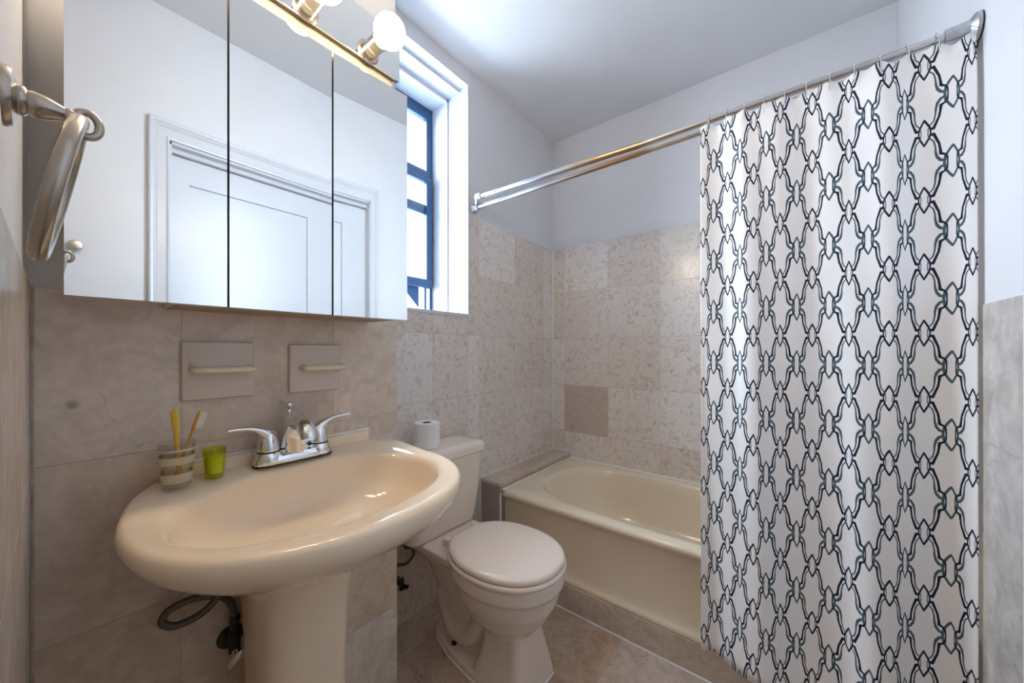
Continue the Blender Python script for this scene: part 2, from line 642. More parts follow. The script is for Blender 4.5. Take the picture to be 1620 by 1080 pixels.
bm = box_bm(-0.1, W + 0.1, YD - 0.1, YB + 0.1, -0.1, 0.0)
struct('floor', bm, m_floor)
bm = box_bm(-0.1, W + 0.1, YD - 0.1, YB + 0.1, ZC, ZC + 0.1)
struct('ceiling', bm, m_ceil)

# window wall: slabs of masonry round the opening, painted above and tiled below
bm = bmesh.new()
X0 = -0.34
def wslab(y0, y1, z0, z1, mi):
    add_box(bm, X0, 0.0, y0, y1, z0, z1, mat=mi)
wslab(BY - 0.02, WY1, 0, ZW, 2)
wslab(BY - 0.02, WY1, ZW, WZ0, 2)
wslab(BY - 0.02, WY0, WZ0, ZC, 0)
wslab(WY0, WY1, WZ1, ZC, 0)
wslab(WY1, YB + 0.1, ZT, ZC, 0)
wslab(WY1, YB + 0.1, 0, ZT, 1)
struct('wall_window', bm, [m_paint, m_tileA, m_tileA2])

# boxed-out wall behind the sink
bm = bmesh.new()
add_box(bm, -0.1, BX, YD - 0.1, BY, 0, ZW, mat=1)
add_box(bm, -0.1, BX - 0.004, YD - 0.1, BY - 0.004, ZW, ZC, mat=0)
for f in bm.faces:
    if f.material_index == 1 and f.normal.y > 0.5:
        f.material_index = 2
struct('wall_sink', bm, [m_paint, m_tileS, m_tileE])

bm = bmesh.new()
add_box(bm, 0, W + 0.1, YB, YB + 0.1, 0, ZT, mat=1)
add_box(bm, 0, W + 0.1, YB + 0.003, YB + 0.1, ZT, ZC, mat=0)
struct('wall_back', bm, [m_paint, m_tileB])

DY0, DY1, DZ = 0.293, 0.988, 2.0
bm = bmesh.new()
add_box(bm, W, W + 0.1, DY1, YB, 0, 1.24, mat=1)
add_box(bm, W + 0.003, W + 0.1, DY1, YB, 1.24, ZC, mat=0)
add_box(bm, W, W + 0.1, YD, DY0, 0, 1.24, mat=1)
add_box(bm, W + 0.003, W + 0.1, YD, DY0, 1.24, ZC, mat=0)
add_box(bm, W + 0.003, W + 0.1, DY0, DY1, DZ, ZC, mat=0)
add_box(bm, W + 0.092, W + 0.1, DY0, DY1, 0, DZ, mat=0)  # added unseen backing, stops sky light leaking past the door
struct('wall_right', bm, [m_paint, m_tileC])

bm = bmesh.new()
add_box(bm, BX, W + 0.1, YD - 0.1, YD, 0, ZW, mat=1)
add_box(bm, BX, W + 0.1, YD - 0.1, YD - 0.003, ZW, ZC, mat=0)
struct('wall_left', bm, [m_paint, m_tileD])

# door in the right wall with its moulded casing (seen in the cabinet mirrors)
door = bpy.data.objects.new('door_1', None)
C.objects.link(door)
door.location = (W, (DY0 + DY1) / 2, 0)
door['kind'] = 'structure'
bm = bmesh.new()
XF = W + 0.055
py0, py1, pz = 0.366, 0.852, 1.86
def slab(y0, y1, z0, z1, d=0.0, bev=0.0):
    add_box(bm, XF + d, XF + 0.035, y0, y1, z0, z1, bev=bev)
slab(DY0 + 0.012, py0, 0.01, DZ - 0.03)
slab(py1, DY1 - 0.004, 0.01, DZ - 0.03)
slab(py0, py1, pz, DZ - 0.03)
slab(py0, py1, 0.01, 0.22)
slab(py0, py1, 0.95, 1.08)
slab(py0, py1, 0.22, 0.95, 0.012)
slab(py0, py1, 1.08, pz, 0.012)
struct('door_panel', bm, m_trim, door)
bm = bmesh.new()
prof = [(0.0, 0.0), (0.0, 0.018), (0.006, 0.020), (0.012, 0.014), (0.040, 0.012), (0.048, 0.020), (0.052, 0.020), (0.056, 0.025), (0.064, 0.026), (0.070, 0.022), (0.071, 0.0)]
path = []
for o_, h_ in prof:
    path.append([(W - h_, DY0 - o_ * 0.88, 0.0), (W - h_, DY0 - o_ * 0.88, DZ + o_ * 1.1), (W - h_ * 0.6, DY1 + o_ * 0.68, DZ + o_ * 1.1), (W - h_ * 0.6, DY1 + o_ * 0.68, 0.0)])
rings = [[p[k] for p in path] for k in range(4)]
add_loft(bm, rings, closed=True)
# jamb lining and stop
for (ya, yb) in ((DY0 - 0.004, DY0 + 0.008), (DY1 - 0.004, DY1 + 0.004)):
    add_box(bm, W - 0.004, W + 0.1, ya, yb, 0, DZ)
add_box(bm, W - 0.004, W + 0.1, DY0, DY1, DZ - 0.010, DZ + 0.004)
add_box(bm, W + 0.03, W + 0.052, DY0, DY1, DZ - 0.028, DZ - 0.008)
struct('door_casing', bm, m_trim, door)

# window: reveal lining, steel frame, sash, panes
win = bpy.data.objects.new('window_1', None)
C.objects.link(win)
win.location = (0, (WY0 + WY1) / 2, WZ0)
win['kind'] = 'structure'
bm = bmesh.new()
# plastered reveal, in two steps, with a moulded head
add_box(bm, -0.145, 0.002, WY1 - 0.006, WY1 + 0.004, WZ0, WZ1, bev=0.002)
add_box(bm, -0.27, -0.145, WY1 - 0.014, WY1 + 0.004, WZ0, WZ1, bev=0.002)
add_box(bm, -0.27, 0.002, WY0 - 0.004, WY0 + 0.010, WZ0, WZ1, bev=0.002)
add_box(bm, -0.145, -0.06, WY0, WY1, WZ1 - 0.012, WZ1 + 0.004, bev=0.002)
add_box(bm, -0.27, -0.145, WY0, WY1, WZ1 - 0.03, WZ1 + 0.004, bev=0.003)
add_box(bm, -0.33, 0.004, WY0 - 0.004, WY1 + 0.002, WZ0 - 0.012, WZ0 + 0.003, bev=0.002)
struct('window_reveal', bm, m_trim, win)
FX = -0.265
yl, yr, zb, zt = WY0 + 0.01, WY1 - 0.010, WZ0 + 0.003, WZ1 - 0.028
bm = bmesh.new()
add_box(bm, FX - 0.031, FX + 0.001, yr - 0.042, yr - 0.001, 2.07, zt - 0.001, bev=0.003)
add_box(bm, FX - 0.0295, FX - 0.0005, yr - 0.020, yr - 0.0015, zb + 0.001, 2.085, bev=0.003)
add_box(bm, FX - 0.032, FX + 0.002, yl + 0.001, yl + 0.042, zb + 0.001, zt - 0.002, bev=0.003)
add_box(bm, FX - 0.03, FX, yl, yr, zt - 0.062, zt, bev=0.003)
add_box(bm, FX - 0.03, FX, yl, yr, zb, zb + 0.02, bev=0.003)
add_box(bm, FX - 0.034, FX + 0.004, yl + 0.002, yr - 0.002, 2.06, 2.10, bev=0.003)
struct('window_frame', bm, m_frame, win)
bm = bmesh.new()
SX = FX + 0.012
add_box(bm, SX - 0.022, SX + 0.010, yr - 0.056, yr - 0.018, 1.472, 2.053, bev=0.006)
add_box(bm, SX - 0.022, SX + 0.010, yl + 0.018, yl + 0.05, 1.472, 2.053, bev=0.006)
add_box(bm, SX - 0.021, SX + 0.011, yl + 0.019, yr - 0.019, 2.03, 2.055, bev=0.006)
add_box(bm, SX - 0.022, SX + 0.012, yl + 0.018, yr - 0.018, 1.47, 1.515, bev=0.006)
add_box(bm, SX - 0.030, SX - 0.008, yl + 0.03, yr - 0.03, 1.865, 1.915, bev=0.004)
struct('window_sash', bm, m_frame, win)
struct('window_pane', box_bm(FX - 0.018, FX - 0.014, yl + 0.02, yr - 0.02, 2.08, zt - 0.03), m_pane, win)
struct('window_pane', box_bm(SX - 0.008, SX - 0.004, yl + 0.03, yr - 0.03, 1.49, 2.05), m_pane, win)
# hopper wing plate and guide bars beneath the sash
bm = bmesh.new()
t = bmesh.new()
tri = [(yr - 0.20, 1.475), (yr - 0.085, 1.475), (yr - 0.085, 1.365)]
a = [t.verts.new((FX - 0.012, p[0], p[1])) for p in tri]
b = [t.verts.new((FX - 0.016, p[0], p[1])) for p in tri]
t.faces.new(a)
t.faces.new(b[::-1])
for i in range(3):
    t.faces.new((a[i], b[i], b[(i + 1) % 3], a[(i + 1) % 3]))
bmesh.ops.recalc_face_normals(t, faces=t.faces[:])
merge(bm, t)
struct('wing_plate', bm, m_frame, win)
struct('guide_bar', box_bm(FX - 0.02, FX - 0.005, yr - 0.052, yr - 0.038, zb + 0.004, 1.475, bev=0.002), m_frame, win)

# tub ledge, curb, caulk
TX0, TY0 = 0.130, 1.388
bm = bmesh.new()
add_box(bm, 0, TX0 - 0.005, TY0 - 0.003, YB, 0, 0.452)
add_box(bm, 0, TX0, TY0 - 0.010, YB, 0.452, 0.472, bev=0.003)
struct('trim_1', bm, m_ledge)
struct('trim_2', box_bm(TX0 - 0.005, W, TY0 - 0.002, TY0 + 0.20, 0, 0.113, bev=0.002), m_curb)
bm = bmesh.new()
cw = 0.004
add_box(bm, TX0 - 0.006, W, TY0 - 0.006, TY0, 0.0, 0.006, bev=0.001)
add_box(bm, 0.0, cw, YB - cw, YB, 0.472, ZT, bev=0.001)
add_box(bm, 0.0, cw, TY0, YB, 0.472, 0.472 + cw, bev=0.001)
add_box(bm, 0.0, TX0, YB - cw, YB, 0.472, 0.472 + cw, bev=0.001)
add_box(bm, TX0, TX0 + cw, TY0 + 0.01, YB, 0.432, 0.441, bev=0.001)
add_box(bm, TX0, W, YB - 0.006, YB, 0.432, 0.441, bev=0.001)
add_box(bm, TX0 - 0.005, TX0 + 0.001, TY0 - 0.006, TY0, 0.113, 0.42, bev=0.001)
struct('trim_3', bm, m_caulk)
bm = bmesh.new()
add_box(bm, BX, BX + 0.003, YD, YD + 0.004, 0, ZW, bev=0.0008)
struct('trim_4', bm, mat('grey_grout', srgb(170, 165, 156), 0.7, var=0.25, vscale=30))

# ------------------------------------------------------------------ bathtub
def rrect(x0, x1, y0, y1, r, n=6):
    out = []
    for (cx, cy, a0) in ((x1 - r, y1 - r, 0), (x0 + r, y1 - r, 90), (x0 + r, y0 + r, 180), (x1 - r, y0 + r, 270)):
        for k in range(n + 1):
            a = math.radians(a0 + 90 * k / n)
            out.append((cx + r * math.cos(a), cy + r * math.sin(a)))
    return out

tub = thing('bathtub', 'almond enamel bathtub built in along the tiled back wall behind the curtain', 'bathtub', ((TX0 + W) / 2, 1.75, 0.113))
RZ = 0.436
cx, cy = 0.87, 1.75
N = 160
ang = [2 * PI * i / N for i in range(N)]
# extra samples at the outer corners so they stay square
corner_a = [math.atan2(y - cy, x - cx) % (2 * PI) for x in (TX0, W) for y in (TY0, YB)]
for ca_ in corner_a:
    k = min(range(N), key=lambda i: abs(ang[i] - ca_))
    ang[k] = ca_
def tub_outer(dy, z, r=0.012, e=0.0):
    p = rrect(TX0 + 0.001, W - 0.001, TY0 + dy, YB - 0.001, r)
    return [(cx + ray_poly(p, (cx, cy), a) * math.cos(a), cy + ray_poly(p, (cx, cy), a) * math.sin(a), z) for a in ang]
def tub_inner(x0, x1, y0, y1, n, z):
    p = superell((x0 + x1) / 2, (y0 + y1) / 2, (x1 - x0) / 2, (y1 - y0) / 2, n, 96)
    return [(cx + ray_poly(p, (cx, cy), a) * math.cos(a), cy + ray_poly(p, (cx, cy), a) * math.sin(a), z) for a in ang]
rings = [tub_outer(0.002, 0.114), tub_outer(0.000, 0.118), tub_outer(0.000, 0.130), tub_outer(0.006, 0.136), tub_outer(0.012, 0.145),
         tub_outer(0.016, 0.165), tub_outer(0.020, 0.20), tub_outer(0.020, 0.38), tub_outer(0.012, 0.395), tub_outer(0.006, 0.405), tub_outer(0.002, 0.415), tub_outer(0.004, 0.424), tub_outer(0.010, 0.431),
         tub_outer(0.020, RZ),
         tub_inner(0.205, 1.545, 1.438, 2.06, 3.2, RZ + 0.001), tub_inner(0.218, 1.532, 1.450, 2.05, 3.2, RZ - 0.004), tub_inner(0.228, 1.522, 1.460, 2.042, 3.2, RZ - 0.014),
         tub_inner(0.25, 1.505, 1.47, 2.035, 3.3, 0.38), tub_inner(0.30, 1.49, 1.485, 2.02, 3.4, 0.28), tub_inner(0.37, 1.475, 1.50, 2.00, 3.6, 0.20),
         tub_inner(0.43, 1.45, 1.53, 1.97, 3.6, 0.165), tub_inner(0.55, 1.35, 1.6, 1.9, 3.0, 0.155), tub_inner(0.8, 1.0, 1.7, 1.8, 2.0, 0.152)]
bm = bmesh.new()
add_loft(bm, rings, cap0=False)
obj('tub_shell', bm, m_tub, tub, smooth=50)
bm = bmesh.new()
add_lathe(bm, [(0.0, 0.0), (0.033, 0.0), (0.033, 0.004), (0.026, 0.009), (0.0, 0.010)], 24, T(1.44, 1.75, 0.163))
obj('drain', bm, m_chrome, tub, smooth=40)

# ------------------------------------------------------------------ toilet
ty = 1.0
toilet = thing('toilet', 'bone ceramic two-piece toilet with closed lid between the sink and the bathtub', 'toilet', (0.38, ty, 0))
def ering(cxr, axf, axb, ay, n, z, N=56):
    return [(x, y, z) for x, y in superell(cxr, ty, axf, ay, n, N, axb)]
bm = bmesh.new()
# bowl
add_loft(bm, [ering(0.50, 0.065, 0.12, 0.070, 2.4, 0.150), ering(0.49, 0.105, 0.13, 0.096, 2.2, 0.19), ering(0.48, 0.158, 0.16, 0.132, 2.1, 0.235), ering(0.475, 0.193, 0.185, 0.158, 2.1, 0.29), ering(0.475, 0.205, 0.20, 0.168, 2.1, 0.338),
              ering(0.475, 0.208, 0.205, 0.170, 2.1, 0.345), ering(0.475, 0.216, 0.212, 0.177, 2.1, 0.352), ering(0.475, 0.217, 0.212, 0.178, 2.1, 0.392), ering(0.475, 0.213, 0.21, 0.175, 2.1, 0.398)])
# front column
def colr(z, x0, x1, hw, r):
    return [(x, y, z) for x, y in rrect(x0, x1, ty - hw, ty + hw, r, 5)]
add_loft(bm, [colr(0.002, 0.395, 0.622, 0.112, 0.03), colr(0.02, 0.40, 0.618, 0.110, 0.03), colr(0.08, 0.42, 0.605, 0.098, 0.03), colr(0.14, 0.43, 0.594, 0.086, 0.03), colr(0.20, 0.43, 0.588, 0.078, 0.03)])
# foot flange
foot = []
for x, hw in ((0.62, 0.085), (0.60, 0.10), (0.55, 0.110), (0.45, 0.110), (0.40, 0.108), (0.286, 0.095), (0.187, 0.064), (0.15, 0.04), (0.13, 0.02)):
    foot.append((x, hw))
out = [(x, ty - h) for x, h in foot] + [(x, ty + h) for x, h in foot[::-1]]
add_loft(bm, [[(x, y, 0.002) for x, y in out], [(x, y, 0.022) for x, y in out], [(0.38 + (x - 0.38) * 0.97, ty + (y - ty) * 0.95, 0.028) for x, y in out]])
# trapway body and deck under the tank
def tr(z, x0, x1, hw):
    return [(x, y, z) for x, y in superell((x0 + x1) / 2, ty, (x1 - x0) / 2, hw, 2.6, 40)]
add_loft(bm, [tr(0.015, 0.17, 0.44, 0.052), tr(0.06, 0.17, 0.46, 0.056), tr(0.12, 0.15, 0.47, 0.060), tr(0.20, 0.13, 0.46, 0.066), tr(0.28, 0.09, 0.44, 0.082), tr(0.34, 0.06, 0.42, 0.106), tr(0.362, 0.05, 0.40, 0.118)])
add_tube(bm, catmull([(0.42, ty - 0.045, 0.20), (0.36, ty - 0.05, 0.10), (0.28, ty - 0.045, 0.075), (0.22, ty - 0.035, 0.12), (0.18, ty - 0.03, 0.20)], 6), 0.036, 14)
add_tube(bm, catmull([(0.42, ty + 0.045, 0.20), (0.36, ty + 0.05, 0.10), (0.28, ty + 0.045, 0.075), (0.22, ty + 0.035, 0.12), (0.18, ty + 0.03, 0.20)], 6), 0.036, 14)
add_loft(bm, [[(x, y, z) for x, y in rrect(0.03, 0.34, ty - 0.140 * k, ty + 0.140 * k, 0.03, 4)] for z, k in ((0.350, 0.86), (0.370, 0.97), (0.392, 1.0), (0.398, 0.985))])
o = obj('bowl', bm, m_toilet, toilet)
md = o.modifiers.new('remesh', 'REMESH')
md.mode = 'VOXEL'
md.voxel_size = 0.0045
md.use_smooth_shade = True
md = o.modifiers.new('smooth', 'SMOOTH')
md.factor = 0.5
md.iterations = 6
bm = bmesh.new()
add_lathe(bm, [(0.0, 0), (0.011, 0), (0.010, 0.006), (0.005, 0.010), (0.005, 0.022), (0.0, 0.023)], 16, T(0.275, ty - 0.062, 0.027))
obj('floor_bolt', bm, m_dark, toilet, smooth=40)
# white caulk bead at the foot
bm = bmesh.new()
big = [(x, y, 0.002) for x, y in out]
add_tube(bm, [(0.38 + (x - 0.38) * 1.005, ty + (y - ty) * 1.02, 0.003) for x, y in out], 0.0045, 8, closed=True)
obj('caulk_bead', bm, m_caulk, toilet, smooth=60)
# tank
def tk(z, x0, x1, hw, r=0.035):
    pts = rrect(x0, x1, ty - hw - 0.015, ty + hw - 0.015, r, 6)
    return [(x + 0.010 * (1 - ((y - ty) / hw) ** 2) * (1 if x > (x0 + x1) / 2 else 0), y, z) for x, y in pts]
bm = bmesh.new()
add_loft(bm, [tk(0.398, 0.035, 0.165, 0.150), tk(0.404, 0.028, 0.178, 0.166), tk(0.43, 0.025, 0.186, 0.176), tk(0.56, 0.02, 0.196, 0.190), tk(0.697, 0.017, 0.204, 0.200)])
obj('tank', bm, m_toilet, toilet, smooth=45)
bm = bmesh.new()
add_loft(bm, [tk(0.698, 0.014, 0.207, 0.203), tk(0.703, 0.008, 0.214, 0.210), tk(0.725, 0.008, 0.214, 0.210), tk(0.734, 0.011, 0.211, 0.207), tk(0.741, 0.019, 0.202, 0.198), tk(0.743, 0.05, 0.17, 0.165)])
obj('tank_lid', bm, m_toilet, toilet, smooth=50)
bm = bmesh.new()
def lidr(s, z, flatb=0.0):
    r = []
    for x, y in superell(0.475, ty, 0.220 * s, 0.180 * s, 2.15, 72, 0.222 * s):
        r.append((max(x, 0.262 + (1 - s) * 0.2), y, z))
    return r
add_loft(bm, [lidr(0.985, 0.3985), lidr(1.008, 0.402), lidr(1.012, 0.408), lidr(1.0, 0.414), lidr(0.97, 0.416)])
obj('seat_ring', bm, m_seat, toilet, smooth=60)
bm = bmesh.new()
add_loft(bm, [lidr(0.93, 0.416), lidr(0.93, 0.4185), lidr(0.982, 0.421), lidr(0.987, 0.427), lidr(0.975, 0.434), lidr(0.94, 0.438), lidr(0.85, 0.441), lidr(0.4, 0.443)])
obj('seat_lid', bm, m_seat, toilet, smooth=60)
for s in (-1, 1):
    bm = bmesh.new()
    add_box(bm, 0.238, 0.272, ty + s * 0.075 - 0.014, ty + s * 0.075 + 0.014, 0.397, 0.428, bev=0.006, seg=3)
    obj('seat_hinge', bm, m_seat, toilet, smooth=40)

# toilet paper
tp = thing('toilet_paper_roll', 'white toilet paper roll standing on end on the toilet tank lid', 'toilet paper', (0.105, 0.945, 0.743))
bm = bmesh.new()
x, y = 0.105, 0.945
add_lathe(bm, [(0.019, 0.0), (0.050, 0.0), (0.052, 0.002), (0.052, 0.098), (0.050, 0.100), (0.019, 0.100), (0.019, 0.0)], 40, T(x, y, 0.744), caps=False)
obj('tissue', bm, m_paper, tp, smooth=40)
bm = bmesh.new()
add_lathe(bm, [(0.0175, 0.0), (0.019, 0.0), (0.019, 0.099), (0.0175, 0.099), (0.0175, 0.0)], 24, T(x, y, 0.744), caps=False)
add_lathe(bm, [(0.0, 0.0), (0.0175, 0.0), (0.0175, 0.001), (0.0, 0.001)], 24, T(x, y, 0.744))
obj('cardboard_core', bm, m_core, tp, smooth=40)

# toilet water supply, low behind the boxed-out wall
ts = thing('toilet_supply_hose', 'dark braided water hose with shutoff valve on the wall behind the toilet', 'water hose', (0.0, 0.86, 0.20))
bm = bmesh.new()
add_tube(bm, catmull([(0.05, 0.862, 0.215), (0.05, 0.835, 0.25), (0.05, 0.84, 0.285), (0.05, 0.885, 0.272), (0.055, 0.916, 0.298), (0.06, 0.905, 0.330), (0.07, 0.868, 0.352), (0.08, 0.848, 0.397)], 8), 0.006, 10)
obj('hose', bm, m_hose, ts, smooth=60)
bm = bmesh.new()
add_tube(bm, [(0.001, 0.862, 0.196), (0.05, 0.862, 0.196)], 0.008, 12)
add_tube(bm, [(0.05, 0.862, 0.180), (0.05, 0.862, 0.222)], 0.010, 12)
obj('valve_body', bm, m_valve, ts, smooth=40)
bm = bmesh.new()
add_tube(bm, [(0.05, 0.862, 0.196), (0.078, 0.868, 0.196)], [0.007, 0.012], 12, flat=0.6)
obj('valve_handle', bm, m_black, ts, smooth=40)

# ------------------------------------------------------------------ pedestal sink
sink = thing('pedestal_sink', 'biscuit ceramic pedestal sink with chrome two-handle faucet under the mirror cabinet', 'sink', (0.42, 0.36, 0))
SC, SY = (0.49, 0.36), 0.36
WX = BX + 0.0015
outl = []
for i in range(41):                                  # front, from the left widest point round to the right
    a = -PI / 2 + PI * i / 40
    k = (abs(math.cos(a)) ** 2.25 + abs(math.sin(a)) ** 2.25) ** (-1 / 2.25)
    outl.append((0.46 + 0.305 * k * math.cos(a), SY + 0.302 * k * math.sin(a)))
def hwid(x):
    return 0.302 - 0.062 * ((0.46 - x) / (0.46 - WX)) ** 1.8
for i in range(1, 11):
    x = 0.46 - (0.46 - WX - 0.012) * i / 10
    outl.append((x, SY + hwid(x)))
for a in (20, 50, 90):
    outl.append((WX + 0.012 - 0.012 * math.sin(math.radians(a)), SY + hwid(WX + 0.012) - 0.012 + 0.012 * math.cos(math.radians(a))))
outl += [(p[0], 2 * SY - p[1]) for p in outl[53:40:-1]]
N = 144
ang = [2 * PI * i / N for i in range(N)]
for px_, py_ in ((WX, SY + 0.228), (WX, SY - 0.228)):
    a_ = math.atan2(py_ - SC[1], px_ - SC[0]) % (2 * PI)
    k = min(range(N), key=lambda i: abs(ang[i] - a_))
    ang[k] = a_
OR = [ray_poly(outl, SC, a) for a in ang]
innl = superell(0.515, SY, 0.178, 0.250, 2.15, 96)
IR = [ray_poly(innl, SC, a) for a in ang]
def ztop(x):
    return 0.856 + 0.017 * sm(0.46, 0.33, x)
def pt(r, a, z):
    return (max(WX, SC[0] + r * math.cos(a)), SC[1] + r * math.sin(a), z)
def ring_o(s, dz=None, z=None):
    out = []
    for a, R_ in zip(ang, OR):
        x = SC[0] + R_ * math.cos(a)
        out.append(pt(R_ * s, a, ztop(x) + dz if z is None else z))
    return out
def ring_b(s, z, cx0=0.44):
    """underside rings shrink towards the pedestal and keep clear of the wall"""
    out = []
    for a, R_ in zip(ang, OR):
        x = SC[0] + R_ * math.cos(a)
        y = SC[1] + R_ * math.sin(a)
        out.append((max(WX, cx0 + (x - cx0) * s), SY + (y - SY) * s, z))
    return out
def ring_t(t, dz):
    """t = 0 at outer edge, 1 at inner opening"""
    out = []
    for a, R_, r_ in zip(ang, OR, IR):
        r = R_ + (r_ - R_) * t
        xo = SC[0] + R_ * math.cos(a)
        xi = SC[0] + r_ * math.cos(a)
        out.append(pt(r, a, ztop(xo) * (1 - t) + (ztop(xi) - 0.001) * t + dz))
    return out
def ring_i(s, z, shift=0.0):
    return [pt(r_ * s + shift * 0, a, ztop(SC[0] + r_ * math.cos(a)) + z) for a, r_ in zip(ang, IR)]
rings = [ring_b(0.20, 0.662), ring_b(0.36, 0.680), ring_b(0.50, 0.706), ring_b(0.65, 0.735), ring_b(0.79, 0.764), ring_b(0.89, 0.787), ring_b(0.955, 0.806), ring_b(0.985, 0.820),
         ring_o(1.0, -0.024), ring_o(1.0, -0.016), ring_o(0.994, -0.008), ring_o(0.982, -0.003), ring_o(0.965, 0.0),
         ring_t(0.35, 0.0), ring_t(0.55, -0.0004), ring_t(0.70, -0.0014), ring_t(0.82, -0.0034), ring_t(0.91, -0.0064), ring_i(1.0, -0.0115), ring_i(0.986, -0.020), ring_i(0.975, -0.030), ring_i(0.963, -0.042),
         ring_i(0.946, -0.056), ring_i(0.92, -0.071), ring_i(0.88, -0.086), ring_i(0.81, -0.101), ring_i(0.68, -0.115), ring_i(0.48, -0.124), ring_i(0.25, -0.129), ring_i(0.10, -0.131)]
bm = bmesh.new()
add_loft(bm, rings, cap0=True, cap1=True)
# raised lip along the wall
add_box(bm, WX, WX + 0.020, SY - 0.222, SY + 0.226, 0.865, 0.899, bev=0.006, seg=3)
obj('basin', bm, m_sink, sink, smooth=75)
bm = bmesh.new()
add_box(bm, WX, WX + 0.004, SY - 0.226, SY + 0.231, 0.896, 0.903, bev=0.001)
obj('wall_seal', bm, m_caulk, sink, smooth=40)
bm = bmesh.new()
add_lathe(bm, [(0.0, 0.0), (0.022, 0.0), (0.022, 0.003), (0.016, 0.005), (0.0, 0.006)], 24, T(0.49, SY, 0.7275))
obj('drain', bm, m_chrome, sink, smooth=40)
bm = bmesh.new()
def ped(z, hx, hy, n=3.6, cxp=0.378):
    return [(x, y, z) for x, y in superell(cxp, SY - 0.011, hx, hy, n, 64, hx * 0.85)]
add_loft(bm, [ped(0.0, 0.115, 0.125), ped(0.02, 0.115, 0.125), ped(0.06, 0.098, 0.108), ped(0.2, 0.088, 0.094), ped(0.4, 0.090, 0.092), ped(0.52, 0.096, 0.095), ped(0.60, 0.104, 0.100), ped(0.64, 0.118, 0.108), ped(0.668, 0.130, 0.118), ped(0.70, 0.11, 0.11)])
obj('pedestal', bm, m_sink, sink, smooth=50)

# faucet, fixed to the basin deck
FXc, FYc, FZ = 0.322, 0.366, 0.873
bm = bmesh.new()
def base_r(s, hy, z):
    r = []
    for x, y in superell(FXc, FYc, 0.027 * s, hy, 3.2, 56):
        r.append((x, y, z))
    return r
add_loft(bm, [base_r(1.0, 0.086, FZ + 0.002), base_r(1.0, 0.086, FZ + 0.008), base_r(0.93, 0.084, FZ + 0.016), base_r(0.80, 0.078, FZ + 0.022), base_r(0.6, 0.072, FZ + 0.023)])
for s in (-1, 1):
    add_lathe(bm, [(0.028, 0.0), (0.0275, 0.010), (0.026, 0.020), (0.023, 0.026), (0.0, 0.027)], 32, T(FXc, FYc + s * 0.056, FZ + 0.003))
faucet = obj('faucet', bm, m_chrome, sink, smooth=40)
bm = bmesh.new()
add_loft(bm, [base_r(1.03, 0.0875, FZ - 0.001), base_r(1.03, 0.0875, FZ + 0.0025)])
obj('gasket', bm, m_black, faucet, smooth=40)
# spout
bm = bmesh.new()
sp = catmull([(FXc - 0.004, FYc, FZ + 0.010), (FXc - 0.002, FYc, FZ + 0.040), (FXc + 0.008, FYc, FZ + 0.070), (FXc + 0.030, FYc, FZ + 0.091), (FXc + 0.056, FYc, FZ + 0.090), (FXc + 0.076, FYc, FZ + 0.074), (FXc + 0.083, FYc, FZ + 0.060)], 6)
add_tube(bm, sp, [0.036, 0.032, 0.027, 0.023, 0.0205, 0.0185, 0.017], 24, flat=[0.80, 0.85, 0.8, 0.72, 0.75, 0.9, 1.0], up=(1, 0, 0))
obj('spout', bm, m_chrome, faucet, smooth=50)
for s in (-1, 1):
    bm = bmesh.new()
    hy = FYc + s * 0.056
    add_lathe(bm, [(0.0225, 0.0), (0.0225, 0.004), (0.022, 0.008), (0.020, 0.024), (0.0165, 0.038), (0.011, 0.046), (0.0, 0.049)], 32, T(FXc, hy, FZ + 0.032))
    lv = catmull([(FXc, hy - s * 0.004, FZ + 0.062), (FXc + 0.001, hy + s * 0.012, FZ + 0.078), (FXc + 0.002, hy + s * 0.032, FZ + 0.088), (FXc + 0.004, hy + s * 0.058, FZ + 0.092), (FXc + 0.006, hy + s * 0.080, FZ + 0.092)], 6)
    add_tube(bm, lv, [0.0165, 0.0145, 0.0115, 0.0095, 0.0085, 0.007], 16, flat=[1.0, 0.8, 0.62, 0.6, 0.6, 0.6])
    obj('faucet_handle', bm, m_chrome, faucet, smooth=50)
    bm = bmesh.new()
    add_lathe(bm, [(0.0228, 0.0), (0.0228, 0.003)], 32, T(FXc, hy, FZ + 0.0295))
    obj('handle_ring', bm, m_black, faucet, smooth=40)
bm = bmesh.new()
add_lathe(bm, [(0.0022, 0.0), (0.0022, 0.098), (0.0055, 0.1), (0.0055, 0.103), (0.003, 0.106), (0.004, 0.109), (0.0078, 0.1125), (0.0085, 0.117), (0.0078, 0.1215), (0.004, 0.125), (0.0, 0.126)], 20, T(FXc - 0.034, FYc, FZ + 0.012))
obj('lift_rod', bm, m_chrome, faucet, smooth=50)

